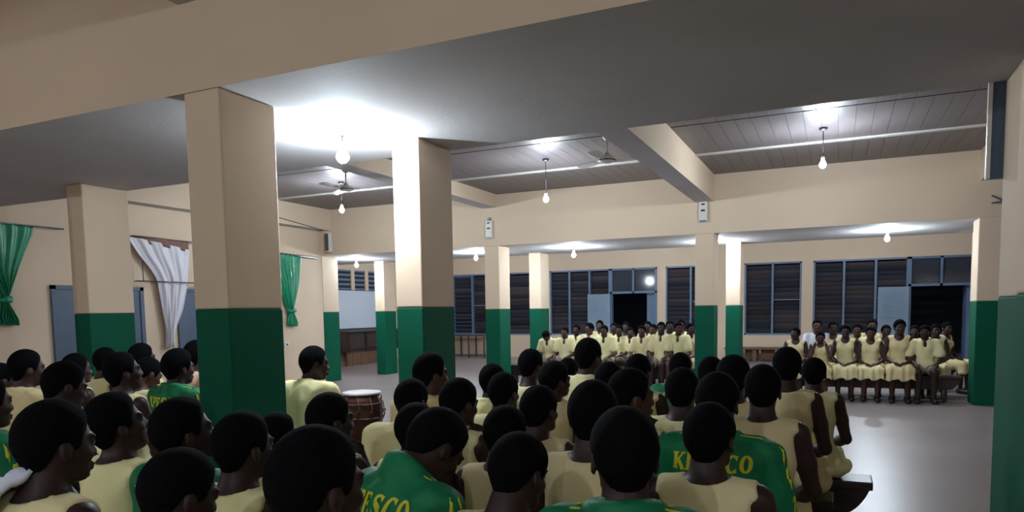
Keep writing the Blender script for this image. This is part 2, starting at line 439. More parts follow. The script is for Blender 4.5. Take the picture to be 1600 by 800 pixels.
# ------------------------------------------------------------------ lamps, fans, fixtures
def lamp(x, y, ztop, zb, label, m='bulb', big=1.0):
    o = empty('hanging_lamp', (x, y, ztop), label, 'lamp', 'hanging bulbs')
    h = ztop - zb
    bm = bmesh.new(); bm_lathe(bm, [(.055, 0), (.05, -.02), (.02, -.035)], 20); obj('ceiling_rose', bm, 'greymetal', o)
    bm = bmesh.new(); bm_tube(bm, [(0, 0, -.02), (0, 0, -h + .10)], .006); obj('cord', bm, 'greymetal', o)
    bm = bmesh.new(); bm_lathe(bm, [(.014, -h + .11), (.022, -h + .10), (.022, -h + .055), (.016, -h + .05)], 14); obj('bulb_holder', bm, 'whitemetal', o)
    bm = bmesh.new()
    r = .042 * big
    bm_lathe(bm, [(.016, .05), (r * .75, .028), (r, 0), (r * .9, -.022), (r * .55, -.042), (r * .1, -.050)], 12, (0, 0, -h)); obj('bulb', bm, m, o)
    return o
lamp(-3.415, 4.41, ZN, 2.78, 'glaring bulb close under the near slab beside the bright column', 'bulbnear', 1.15)
for x, z, lb in ((-8.15, 3.46, 'bulb hanging from the boarded ceiling left of the bright column'), (-4.19, 3.34, 'bulb on a cord from the boarded ceiling in mid picture'), (-.22, 3.48, 'bulb on a cord from the boarded ceiling right of the big beam')):
    lamp(x, 10.45, ZC, z, lb)
for x, z, lb in ((-10.73, 2.78, 'bulb under the far slab over the white board'), (-7.43, 2.80, 'bulb under the far slab right of the bright column'), (-5.10, 2.76, 'bulb under the far slab above the left student group'), (-2.28, 2.79, 'bulb under the far slab beside the narrow bright column'), (.77, 2.77, 'bulb under the far slab above the right student group')):
    lamp(x, 14.25 if x != -2.28 else 14.7, ZS, z, lb, 'bulbfar')
for x, lb in ((-10.5, 'left'), (-5.2, 'middle'), (.6, 'right')):
    lamp(x, 19.0, ZC, 3.42, 'bulb hidden behind the far slab before the windows, ' + lb)
for x, y, lb in ((-8.2, -1.6, 'far left'), (-4.6, -2.6, 'middle left'), (-.9, -2.2, 'middle right'), (4.9, -2.8, 'far right')):
    lamp(x, y, ZC, 3.40, 'bulb over the near half of the hall behind the viewer, ' + lb, 'bulbhall')

def fan(x, y, zm, label):
    o = empty('ceiling_fan', (x, y, ZC), label, 'fan', 'ceiling fans')
    h = ZC - zm
    bm = bmesh.new(); bm_lathe(bm, [(.03, 0), (.065, -.01), (.06, -.05), (.02, -.09)], 20); obj('canopy', bm, 'whitemetal', o)
    bm = bmesh.new(); bm_tube(bm, [(0, 0, -.07), (0, 0, -h + .05)], .013); obj('down_rod', bm, 'whitemetal', o)
    bm = bmesh.new(); bm_lathe(bm, [(.02, .09), (.04, .07), (.045, .05), (.10, .035), (.12, 0), (.115, -.02), (.06, -.045), (.02, -.05)], 24, (0, 0, -h)); mo = obj('motor', bm, 'whitemetal', o)
    bm = bmesh.new(); bm_lathe(bm, [(.119, -.004), (.1225, -.008), (.1225, -.018), (.117, -.022)], 24, (0, 0, -h)); obj('dark_band', bm, 'greymetal', mo)
    for k in range(3):
        a = k * 2.0944 + .5
        bm = bmesh.new()
        pr = [(.10, .018), (.20, .03), (.24, .058), (.56, .068), (.60, .05)]
        top, bot = [], []
        for r, w in pr:
            for s in (-1, 1):
                z = -h - .004 + s * .010
                pt = Vector((r * math.cos(a) - s * w * math.sin(a), r * math.sin(a) + s * w * math.cos(a), z))
                (top if s > 0 else bot).append(pt)
        v = [[bm.verts.new(p + Vector((0, 0, dz))) for p in L] for L in (top, bot) for dz in (.003, -.003)]
        for i in range(len(pr) - 1):
            bm.faces.new([v[0][i], v[0][i + 1], v[2][i + 1], v[2][i]]); bm.faces.new([v[1][i], v[3][i], v[3][i + 1], v[1][i + 1]])
            bm.faces.new([v[0][i], v[1][i], v[1][i + 1], v[0][i + 1]]); bm.faces.new([v[2][i], v[2][i + 1], v[3][i + 1], v[3][i]])
        bm.faces.new([v[0][0], v[2][0], v[3][0], v[1][0]]); bm.faces.new([v[0][-1], v[1][-1], v[3][-1], v[2][-1]])
        obj('blade', bm, 'whitemetal', o)
fan(-2.86, 9.35, 3.61, 'white ceiling fan beside the big cream beam')
fan(-7.28, 9.46, 3.62, 'white ceiling fan left of the bright column')

for x, z, lb in ((-6.50, 3.28, 'small white box fixture on the beam left of mid picture'), (-2.22, 3.33, 'small white box fixture under the end of the big beam')):
    o = empty('wall_fixture', (x, FAR0, z), lb, 'fixture', 'white wall fixtures')
    box('casing', -.075, .075, -.06, 0, -.20, .16, 'whitemetal', o, bevel=.01)
    box('mount', -.02, .02, -.04, 0, .16, .22, 'greymetal', o)
    box('dark_slot', -.035, .035, -.066, -.058, -.01, .02, 'black', o)
    box('dark_slot', -.03, .03, -.066, -.058, .10, .125, 'black', o)
    box('lower_rim', -.06, .06, -.068, -.058, -.19, -.17, 'greymetal', o)
o = empty('wall_bracket', (2.14, FAR0, 3.2), 'small dark bracket on the column beside the far right doorway', 'bracket')
bm = bmesh.new(); bm_tube(bm, [(-.02, 0, .05), (.10, -.14, -.06)], .012); obj('arm', bm, 'greymetal', o)
bm = bmesh.new(); bm_tube(bm, [(-.02, 0, -.06), (.10, -.14, -.06)], .012); obj('stay', bm, 'greymetal', o)
box('head', .07, .14, -.18, -.11, -.08, -.03, 'greymetal', o)
o = empty('wall_spout', (XL + .30, 12.95, 3.2), 'small white box high on the left wall corner', 'fixture')
box('casing', -.02, .10, -.06, .06, -.2, .22, 'whitemetal', o, bevel=.01)
box('dark_side', -.01, .09, -.065, -.058, -.18, .20, 'greymetal', o)
o = empty('wall_socket', (XL, 11.85, .95), 'small white wall socket behind the student beside the drum', 'socket')
box('plate', 0, .02, -.08, .08, -.06, .06, 'whitemetal', o, bevel=.005)
box('switch', .02, .03, -.02, .02, -.02, .02, 'greymetal', o)

o = empty('hanging_panel', (.872, 5.37, 2.38), 'unidentified narrow blue grey banner hanging beside the column at the top right', 'oblong')  # made-up panel standing in for an unidentified blue grey strip
box('cloth', -.022, .05, -.012, .012, 0, .70, 'bluedoor', o)
box('edge_strip', -.045, -.022, -.016, .016, 0, .72, 'whitemetal', o)
# steel table by the far wall, low wooden wall bench
o = empty('steel_table', (-11.9, 21.85, 0), 'long dark steel frame table under the far left window', 'table')
box('table_top', -.95, .95, -.32, .32, .74, .79, 'greymetal', o, bevel=.006)
for sx in (-.9, -.3, .3, .9):
    for sy in (-.28, .28):
        box('leg', sx - .022, sx + .022, sy - .022, sy + .022, 0, .74, 'greymetal', o)
box('stretcher', -.9, .9, -.29, -.265, .06, .09, 'greymetal', o)
box('stretcher', -.9, .9, .265, .29, .06, .09, 'greymetal', o)
o = empty('wall_bench', (-2.1, 21.9, 0), 'low brown wooden bench against the far wall right of the narrow column', 'bench')
box('seat', -.95, 1.05, -.2, .2, .36, .42, 'brownwood', o, bevel=.008)
for sx in (-.7, -.1, .6):
    box('leg', sx - .05, sx + .05, -.16, .16, 0, .36, 'brownwood', o)
for k in range(4):
    box('plank', -.85 + k * .45, -.45 + k * .45, .16, .19, .03, .34, 'brownwood', o)

# ------------------------------------------------------------------ benches
def bench(x0, x1, y, label, group, z=.43, d=.26):
    o = empty('bench', ((x0 + x1) / 2, y, 0), label, 'bench', group)
    h = (x1 - x0) / 2
    box('seat', -h, h, -d / 2, d / 2, z - .055, z, 'wood', o, bevel=.008)
    for sx in ([-1, 1] if h < 1.4 else [-1, 0, 1]):
        xx = sx * (h - .22)
        # shaped end board with a curved lower edge under the overhang
        bm = bmesh.new()
        pts = [(-.02, 0), (-.02, z - .055), (.02, z - .055), (.02, 0)]
        bm_box(bm, xx - .022, xx + .022, -d / 2 + .02, d / 2 - .02, 0, z - .055)
        obj('leg', bm, 'wood', o)
    # curved apron that tapers out to the seat ends
    for sy in (-d / 2 + .015, d / 2 - .04):
        bm = bmesh.new()
        prof = []
        for k in range(9):
            t = k / 8
            prof.append((h - .02 - .16 * t, -.17 * math.sin(t * math.pi / 2) ** .8))
        outline = [(-h + .02, 0)] + [(-px_, pz) for px_, pz in prof] + [(px_, pz) for px_, pz in prof[::-1]] + [(h - .02, 0)]
        seen = []
        for q in outline:
            if not seen or (abs(q[0] - seen[-1][0]) + abs(q[1] - seen[-1][1])) > 1e-4: seen.append(q)
        fr = [bm.verts.new((a, sy, z - .055 + b)) for a, b in seen]
        bk = [bm.verts.new((a, sy + .025, z - .055 + b)) for a, b in seen]
        bm.faces.new(fr); bm.faces.new(bk[::-1])
        n = len(fr)
        for k in range(n):
            bm.faces.new([fr[k], bk[k], bk[(k + 1) % n], fr[(k + 1) % n]])
        obj('apron', bm, 'wood', o)
    return o

ROWS = [1.22, 1.80, 2.38, 2.96, 3.54, 4.12, 4.70, 5.28]
ord_ = ['first', 'second', 'third', 'fourth', 'fifth', 'sixth', 'seventh', 'eighth']
RB = [(-2.85, -.6), (-3.85, -.2), (-2.75, -.1), (-2.35, -.15), (-2.5, -.05), (-2.3, -.2), (-2.35, 0.0), (-2.25, .235)]
for k, (y, (a, b)) in enumerate(zip(ROWS, RB)):
    lb = 'dark wooden bench under the %s row of middle students counted from the viewer' % ord_[k] if k < 7 else 'dark wooden bench with bare right end showing beside the aisle'
    bench(a, b, y + .0, lb, 'student benches')
for y, a, b, lb in ((2.38, -4.15, -3.4, 'short dark bench under the left student in front of the large column'), (2.96, -5.8, -3.8, 'dark bench under the nearest row of left wall students'), (3.54, -5.75, -3.85, 'dark bench under the middle row of left wall students'), (4.12, -6.2, -4.4, 'dark bench under the back row of left wall students'), (4.12, -3.95, -3.15, 'short dark bench under the student beside the drum')):
    bench(a, b, y, lb, 'student benches')
bench(-.95, 1.85, 13.48, 'dark bench under the front row of the right student group', 'far benches', d=.3)
bench(-.95, 1.75, 14.25, 'dark bench under the back row of the right student group', 'far benches', d=.3)
bench(1.35, 1.95, 15.0, 'short dark bench under the sideways student at the right end', 'far benches', d=.34)
bench(-6.6, -2.45, 13.98, 'dark bench under the front row of the left student group', 'far benches', d=.3)
bench(-6.1, -2.5, 14.7, 'dark bench under the middle row of the left student group', 'far benches', d=.3)
bench(-6.0, -2.5, 15.42, 'dark bench under the back row of the left student group', 'far benches', d=.3)

# ------------------------------------------------------------------ drum
o = empty('drum', (-3.665, 4.88, 0), 'tall dark red wooden drum with pale skin and rope beside the column', 'drum')
bm = bmesh.new(); bm_lathe(bm, [(.10, 0), (.115, .03), (.10, .10), (.125, .30), (.155, .55), (.165, .72), (.160, .86), (.155, .905)], 40); sh = obj('shell', bm, 'drumwood', o)
bm = bmesh.new(); bm_lathe(bm, [(.157, .915), (.163, .917), (.164, .930), (.158, .936), (.12, .938), (.02, .938)], 40); obj('drum_skin', bm, 'drumskin', o)
for zz in (.84, .72):
    bm = bmesh.new(); bm_tube(bm, [(.166 * math.cos(a * .2618), .166 * math.sin(a * .2618), zz) for a in range(25)], .007, 6); obj('hoop', bm, 'rope', o)
for k in range(10):
    a = k * .6283 + .1
    bm = bmesh.new(); bm_tube(bm, [(.164 * math.cos(a), .164 * math.sin(a), .90), (.170 * math.cos(a + .12), .170 * math.sin(a + .12), .80), (.17 * math.cos(a), .17 * math.sin(a), .72)], .005, 6); obj('tension_cord', bm, 'rope', o)
    bm = bmesh.new(); bm_tube(bm, [(.165 * math.cos(a), .165 * math.sin(a), .77), (.20 * math.cos(a), .20 * math.sin(a), .775)], .010, 8); obj('peg', bm, 'drumwood', o)
bm = bmesh.new(); bm_tube(bm, [(.165, .03, .88), (.20, .02, .86), (.225, .0, .80), (.235, -.01, .76), (.21, -.02, .70), (.225, -.02, .64)], .007, 6); obj('loose_rope', bm, 'rope', o)
# ------------------------------------------------------------------ people: smooth implicit bodies turned into one mesh each
def axis(segs):
    out = [segs[0][0]]
    for a, b, h in segs:
        n = max(1, int(round((b - a) / h)))
        out += list(np.linspace(a, b, n + 1)[1:])
    return np.array(out)
GX = axis([(-.32, -.13, .013), (-.13, .13, .0068), (.13, .32, .013)])
GY = axis([(-.21, .16, .0078), (.16, .34, .008), (.34, .60, .014)])
GZ = axis([(-.01, .54, .015), (.54, .70, .0085), (.70, 1.02, .012), (1.02, 1.31, .0068)])
GXc = axis([(-.36, .36, .0125)]); GYc = axis([(-.24, .66, .0125)]); GZc = axis([(.20, 1.20, .0125)])
CAP = .08

class Field:
    def __init__(s, gx, gy, gz):
        s.g = (gx, gy, gz)
        s.d = np.full((len(gx), len(gy), len(gz)), CAP, np.float32)
    def sub(s, lo, hi):
        sl = []
        for a, l, h in zip(s.g, lo, hi):
            i0 = max(0, np.searchsorted(a, l - CAP) - 1); i1 = min(len(a), np.searchsorted(a, h + CAP) + 1)
            sl.append(slice(i0, i1))
        x, y, z = (a[q] for a, q in zip(s.g, sl))
        return tuple(sl), x[:, None, None], y[None, :, None], z[None, None, :]
    def add(s, sl, di, k):
        d = s.d[sl]
        h = np.maximum(k - np.abs(d - di), 0) / k
        s.d[sl] = np.minimum(d, di) - h * h * k * .25
    def cone(s, a, b, ra, rb, k=.02):
        a = np.array(a, float); b = np.array(b, float); r = max(ra, rb)
        sl, x, y, z = s.sub(np.minimum(a, b) - r, np.maximum(a, b) + r)
        ab = b - a; L = max(1e-9, ab @ ab)
        t = np.clip(((x - a[0]) * ab[0] + (y - a[1]) * ab[1] + (z - a[2]) * ab[2]) / L, 0, 1)
        s.add(sl, np.sqrt((x - a[0] - t * ab[0]) ** 2 + (y - a[1] - t * ab[1]) ** 2 + (z - a[2] - t * ab[2]) ** 2) - (ra + t * (rb - ra)), k)
    def ell(s, c, r, k=.02, sub=False):
        c = np.array(c, float); r = np.array(r, float)
        sl, x, y, z = s.sub(c - r, c + r)
        X, Y, Z = (x - c[0]), (y - c[1]), (z - c[2])
        k0 = np.sqrt((X / r[0]) ** 2 + (Y / r[1]) ** 2 + (Z / r[2]) ** 2)
        k1 = np.sqrt((X / r[0] ** 2) ** 2 + (Y / r[1] ** 2) ** 2 + (Z / r[2] ** 2) ** 2) + 1e-9
        di = k0 * (k0 - 1) / k1
        if sub:
            d = s.d[sl]; h = np.maximum(k - np.abs(d + di), 0) / k
            s.d[sl] = np.maximum(d, -di) + h * h * k * .25
        else:
            s.add(sl, di, k)
    def clip(s, f):
        x, y, z = s.g[0][:, None, None], s.g[1][None, :, None], s.g[2][None, None, :]
        s.d = np.maximum(s.d, f(x, y, z)).astype(np.float32)
    def disp(s, f):
        x, y, z = s.g[0][:, None, None], s.g[1][None, :, None], s.g[2][None, None, :]
        s.d = (s.d + f(x, y, z)).astype(np.float32)
    def mesh(s):
        gx, gy, gz = s.g; d = s.d; n = d < 0
        nx, ny, nz = d.shape
        cnt = np.zeros((nx - 1, ny - 1, nz - 1), np.int8)
        for i in (0, 1):
            for j in (0, 1):
                for k in (0, 1):
                    cnt += n[i:nx - 1 + i, j:ny - 1 + j, k:nz - 1 + k]
        act = (cnt > 0) & (cnt < 8)
        I = np.argwhere(act); idx = np.full(act.shape, -1, np.int64); idx[act] = np.arange(len(I))
        acc = np.zeros((len(I), 3)); num = np.zeros(len(I))
        G = (gx, gy, gz)
        cor = [(i, j, k) for i in (0, 1) for j in (0, 1) for k in (0, 1)]
        for a in cor:
            for ax in range(3):
                if a[ax]: continue
                b = list(a); b[ax] = 1
                da = d[I[:, 0] + a[0], I[:, 1] + a[1], I[:, 2] + a[2]]; db = d[I[:, 0] + b[0], I[:, 1] + b[1], I[:, 2] + b[2]]
                m = (da < 0) != (db < 0)
                t = np.where(m, da / np.where(m, da - db, 1), 0)
                for q in range(3):
                    pa = G[q][I[:, q] + a[q]]; pb = G[q][I[:, q] + b[q]]
                    acc[:, q] += np.where(m, pa + t * (pb - pa), 0)
                num += m
        V = acc / num[:, None]
        Fs = []
        for ax in range(3):
            s0 = [slice(None)] * 3; s1 = [slice(None)] * 3; s0[ax] = slice(0, -1); s1[ax] = slice(1, None)
            e = n[tuple(s0)] != n[tuple(s1)]
            o1, o2 = (ax + 1) % 3, (ax + 2) % 3
            E = np.argwhere(e)
            E = E[(E[:, o1] > 0) & (E[:, o2] > 0) & (E[:, o1] < act.shape[o1]) & (E[:, o2] < act.shape[o2])]
            def cell(u, v):
                c = E.copy(); c[:, o1] -= u; c[:, o2] -= v
                return idx[c[:, 0], c[:, 1], c[:, 2]]
            q = np.stack([cell(0, 0), cell(1, 0), cell(1, 1), cell(0, 1)], 1)
            inside = n[E[:, 0], E[:, 1], E[:, 2]]
            q[~inside] = q[~inside][:, ::-1]
            Fs.append(q)
        return V, np.concatenate(Fs)

def to_mesh(name, V, Fq):
    me = bpy.data.meshes.new(name)
    Fq = np.asarray(Fq); k = Fq.shape[1]
    me.vertices.add(len(V)); me.vertices.foreach_set('co', np.asarray(V, np.float32).ravel())
    me.loops.add(Fq.size); me.loops.foreach_set('vertex_index', Fq.astype(np.int32).ravel())
    me.polygons.add(len(Fq)); me.polygons.foreach_set('loop_start', np.arange(0, Fq.size, k, dtype=np.int32))
    me.polygons.foreach_set('use_smooth', np.ones(len(Fq), bool))
    me.update(calc_edges=True)
    return me

def reduce(V, Fq, target):
    me = to_mesh('tmp', V, Fq)
    o = bpy.data.objects.new('tmp', me); COL.objects.link(o)
    sm = o.modifiers.new('s', 'SMOOTH'); sm.factor = .5; sm.iterations = 1
    dm = o.modifiers.new('d', 'DECIMATE'); dm.ratio = min(1, target / (2 * len(Fq))); dm.use_collapse_triangulate = True
    dg = bpy.context.evaluated_depsgraph_get()
    e = o.evaluated_get(dg).to_mesh()
    e.calc_loop_triangles()
    v = np.zeros(len(e.vertices) * 3, np.float32); e.vertices.foreach_get('co', v)
    t = np.zeros(len(e.loop_triangles) * 3, np.int32); e.loop_triangles.foreach_get('vertices', t)
    o.evaluated_get(dg).to_mesh_clear()
    bpy.data.objects.remove(o); bpy.data.meshes.remove(me)
    return v.reshape(-1, 3).astype(float), t.reshape(-1, 3)

SH = np.array((.152, -.03, .962))
ARMS = {   # elbow, wrist, direction of the hand, palm normal for the right arm (x > 0) and the left arm
    'lap': [((.215, .03, .700), (.105, .235, .625), (-.75, .62, -.10), (0, -.1, -1)), ((-.215, .03, .700), (-.115, .225, .630), (.72, .66, -.06), (0, -.1, -1))],
    'chin': [((.195, .125, .745), (.068, .128, .950), (-.30, -.05, .95), (-.2, -1, 0)), ((-.215, .03, .700), (-.10, .235, .628), (.75, .62, -.08), (0, -.1, -1))],
    'cheeks': [((.17, .20, .78), (.105, .105, .985), (-.15, -.12, .98), (-1, -.2, 0)), ((-.17, .20, .78), (-.105, .105, .985), (.15, -.12, .98), (1, -.2, 0))],
    'knees': [((.225, .06, .705), (.135, .285, .630), (-.10, .98, -.16), (0, -.15, -1)), ((-.225, .06, .705), (-.135, .285, .630), (.10, .98, -.16), (0, -.15, -1))],
}
def nrm(v):
    v = np.array(v, float); return v / np.linalg.norm(v)

def add_arm(Fd, side, E, Wr, infl=0.0, upto=2, k=.02):
    S = SH * np.array((side, 1, 1)); E = np.array(E); Wr = np.array(Wr)
    Fd.cone(S, S + (E - S) * .5, .049 + infl, .043 + infl, k)
    if upto == 0.5:
        Fd.cone(S, S + (E - S) * .70, .050 + infl, .046 + infl * 1.5, k); return
    Fd.cone(S + (E - S) * .5, E, .043 + infl, .035 + infl, k)
    Fd.cone(E, E + (Wr - E) * .35, .036 + infl, .036 + infl, k)
    Fd.cone(E + (Wr - E) * .35, Wr, .036 + infl, .024 + infl, k)

def add_hand(Fd, side, Wr, dr, nm, curl):
    Wr = np.array(Wr); d = nrm(dr); n = np.array(nm, float); n = nrm(n - d * (n @ d)); lat = np.cross(d, n)
    if lat[0] * side < 0 and abs(lat[0]) > .3: pass
    thumb = lat if (lat @ np.array((-side, .3, .2))) > 0 else -lat
    base = Wr + d * .075
    for u in (-.022, -.007, .008, .022):
        Fd.cone(Wr, base + thumb * u, .021, .0135, .012)
    for u, L in ((.026, .066), (.009, .076), (-.009, .070), (-.026, .055)):
        p0 = base + thumb * u
        d1 = nrm(d + n * curl * .5); d2 = nrm(d + n * curl * 1.4)
        p1 = p0 + d1 * L * .52; p2 = p1 + d2 * L * .48
        Fd.cone(p0 - d * .01, p1, .0098, .0088, .004); Fd.cone(p1, p2, .0088, .0075, .004)
    t0 = Wr + d * .022 + thumb * .018; t1 = t0 + nrm(d * .7 + thumb * .75) * .038; t2 = t1 + nrm(d + thumb * .1 + n * .25) * .030
    Fd.cone(t0, t1, .0135, .0105, .008); Fd.cone(t1, t2, .0105, .0085, .004)

def torso(Fd, infl=0.0, bust=0.0):
    Fd.ell((0, -.02, .535), np.array((.165, .125, .115)) + infl, .03)
    Fd.ell((0, -.015, .69), np.array((.122, .092, .17)) + infl, .05)
    Fd.ell((0, -.025, .87), np.array((.146, .104, .165)) + infl, .05)
    Fd.cone((-.135, -.03, .965), (.135, -.03, .965), .052 + infl, .052 + infl, .04)
    Fd.cone((0, -.035, .975), (0, -.022, 1.035), .082 + infl * .5, .056 + infl * .5, .03)
    if bust:
        for s in (-1, 1): Fd.ell((s * .062, .062, .862), np.array((.055, .042, .055)) * bust + infl, .04)

def body(pose, target):
    Fd = Field(GX, GY, GZ)
    torso(Fd)
    Fd.cone((0, -.036, 1.00), (0, -.012, 1.105), .062, .055, .02)
    # head
    Fd.ell((0, -.001, 1.187), (.073, .090, .091), .02)
    Fd.ell((0, .030, 1.140), (.0600, .066, .082), .02)
    Fd.cone((-.028, .052, 1.085), (.028, .052, 1.085), .026, .026, .02)
    Fd.ell((0, .080, 1.074), (.022, .017, .016), .015)
    Fd.cone((0, .090, 1.172), (0, .104, 1.140), .008, .0125, .012)
    for s in (-1, 1):
        Fd.ell((s * .013, .100, 1.134), (.011, .011, .009), .006)
        Fd.ell((s * .033, .092, 1.172), (.017, .013, .011), .008, True)
        Fd.ell((s * .034, .080, 1.188), (.022, .012, .008), .010)
        Fd.ell((s * .042, .066, 1.140), (.020, .018, .018), .015)
        Fd.ell((s * .076, -.006, 1.152), (.0090, .018, .028), .006)
        Fd.ell((s * .084, -.002, 1.156), (.006, .011, .017), .004, True)
        Fd.ell((s * .033, .078, 1.172), (.0165, .0145, .0115), .004)
    Fd.ell((0, .094, 1.108), (.026, .013, .0075), .005)
    Fd.ell((0, .093, 1.096), (.023, .013, .0085), .005)
    # arms, hands
    for side, (E, Wr, dr, nm) in zip((1, -1), ARMS[pose]):
        add_arm(Fd, side, E, Wr)
        add_hand(Fd, side, Wr, dr, nm, {'lap': .45, 'knees': .5, 'chin': .7, 'cheeks': .35}[pose] if (pose != 'chin' or side > 0) else .45)
    # legs, feet
    for s in (-1, 1):
        H, K, A = (s * .085, .0, .515), (s * .105, .40, .505), (s * .105, .385, .085)
        Fd.cone(H, K, .083, .056, .03)
        Fd.cone(K, (s * .105, .375, .36), .055, .054, .02); Fd.cone((s * .105, .375, .36), A, .054, .033, .02)
        Fd.cone((s * .105, .365, .05), (s * .115, .50, .030), .036, .030, .02)
        for q, (dx, L) in enumerate(((-.026, .050), (-.010, .046), (.004, .042), (.016, .036), (.027, .030))):
            Fd.cone((s * (.115 + dx * .8), .50, .022), (s * (.117 + dx), .50 + L, .016), .013 if q else .016, .010 if q else .013, .006)
    return reduce(*Fd.mesh(), target)

def fold(x, y, z, a=1.0):
    return a * (.0045 * np.sin(46 * x + 9 * np.sin(7 * y + 3 * z)) * np.sin(18 * z + 11 * y) + .0022 * np.sin(95 * y + 30 * x + 20 * z))

def dress(target):
    Fd = Field(GXc, GYc, GZc)
    torso(Fd, .013, .9)
    Fd.clip(lambda x, y, z: np.where(z > .80, np.abs(x) - (.157 - .02 * np.clip((z - .80) / .12, 0, 1) * (z < .97)), -1))
    Fd.ell((0, .055, 1.045), (.082, .115, .105), .006, True)
    Fd.ell((0, -.03, 1.055), (.078, .10, .058), .006, True)
    for s in (-1, 1): Fd.ell((s * .218, -.02, .90), (.072, .10, .10), .01, True)
    # gathered skirt over the thighs and bench
    Sk = Field(GXc, GYc, GZc)
    Sk.ell((0, -.01, .60), (.155, .128, .13), .03)
    Sk.ell((0, -.02, .515), (.255, .190, .098), .06)
    for s in (-1, 1):
        Sk.cone((s * .10, .02, .525), (s * .125, .40, .525), .105, .078, .05)
        Sk.cone((s * .13, .42, .52), (s * .145, .44, .36), .060, .062, .05)
    Sk.cone((-.1, .25, .52), (.1, .25, .52), .075, .075, .06)
    Sk.cone((0, .43, .50), (0, .455, .365), .070, .060, .08)
    Sk.clip(lambda x, y, z: .375 + .02 * np.sin(30 * x) - z + 0 * y)
    Sk.disp(lambda x, y, z: .0065 * np.sin(70 * x + 14 * y * np.sign(x)) * np.clip((.68 - z) / .1, 0, 1) + fold(x, y, z, .8))
    Fd.add((slice(None),) * 3, Sk.d, .012)
    Fd.disp(lambda x, y, z: fold(x, y, z, .45))
    return reduce(*Fd.mesh(), target)

def shirt(pose, target):
    Fd = Field(GXc, GYc, GZc)
    torso(Fd, .018)
    Fd.ell((0, -.015, .60), (.165, .135, .12), .05)
    for side, (E, Wr, dr, nm) in zip((1, -1), ARMS[pose]): add_arm(Fd, side, E, Wr, .017, .5, .035)
    Fd.clip(lambda x, y, z: .50 - z + 0 * x)
    Fd.ell((0, .028, 1.075), (.066, .090, .085), .006, True)
    Fd.ell((0, .115, .965), (.034, .075, .085), .006, True)
    Fd.disp(lambda x, y, z: fold(x, y, z, .9))
    # turned down collar
    C = Field(GXc, GYc, GZc)
    for i in range(24):
        a0, a1 = (i / 24 * 5.0 + 2.21), ((i + 1) / 24 * 5.0 + 2.21)
        p = lambda a: (.074 * math.cos(a), -.016 + .075 * math.sin(a), 1.022 - .024 * math.sin(a))
        C.cone(p(a0), p(a1), .0145, .0145, .01)
    Fd.add((slice(None),) * 3, C.d, .006)
    return reduce(*Fd.mesh(), target)

def jacket(pose, target, stripes=False):
    Fd = Field(GXc, GYc, GZc)
    ex = .005 if stripes else 0
    torso(Fd, .024 + ex)
    Fd.ell((0, -.015, .60), (.172 + ex, .142 + ex, .12), .05)
    for side, (E, Wr, dr, nm) in zip((1, -1), ARMS[pose]):
        E_, W_ = np.array(E), np.array(Wr)
        add_arm(Fd, side, E, E_ + (W_ - E_) * .97, .021 + ex, 2, .035)
    Fd.clip(lambda x, y, z: .49 - z + 0 * x)
    Fd.ell((0, .030, 1.085), (.060, .085, .085), .006, True)
    Fd.disp(lambda x, y, z: fold(x, y, z, 1.1))
    if stripes:
        Rg = Field(GXc, GYc, GZc)
        for side, (E, Wr, dr, nm) in zip((1, -1), ARMS[pose]):
            S = SH * np.array((side, 1, 1)); E = np.array(E); Wr = np.array(Wr)
            out = np.array((side * .066, -.006, 0.012))
            for dy in (-.016, .014):
                q = np.array((0, dy, 0))
                pts = [np.array((side * .085, -.03, 1.045)) + q, np.array((side * .165, -.03, 1.03)) + q, S + out + (0, 0, .02) + q, S + (E - S) * .5 + out * .95 + q, E + out * .9 + q, E + (Wr - E) * .5 + out * .7 + q, Wr + out * .6 + q]
                for a, b in zip(pts[:-1], pts[1:]): Rg.cone(a, b, .0105, .0105, .002)
        Fd.d = np.maximum(Fd.d, Rg.d)
        return Fd.mesh()
    C = Field(GXc, GYc, GZc)
    for i in range(24):
        a0, a1 = (i / 24 * 5.0 + 2.21), ((i + 1) / 24 * 5.0 + 2.21)
        for dz, r in ((0, .019), (.026, .0155)):
            p = lambda a: ((.078 + dz * .1) * math.cos(a), -.016 + .078 * math.sin(a), 1.022 - .02 * math.sin(a) + dz)
            C.cone(p(a0), p(a1), r, r, .012)
    Fd.add((slice(None),) * 3, C.d, .006)
    return reduce(*Fd.mesh(), target)

def shorts(target):
    Fd = Field(GXc, GYc, GZc)
    Fd.ell((0, -.02, .535), (.178, .138, .105), .03)
    for s in (-1, 1): Fd.cone((s * .088, .0, .52), (s * .110, .34, .515), .098, .086, .03)
    Fd.clip(lambda x, y, z: y - .335 + 0 * x + 0 * z)
    Fd.disp(lambda x, y, z: fold(x, y, z, .9))
    return reduce(*Fd.mesh(), target)

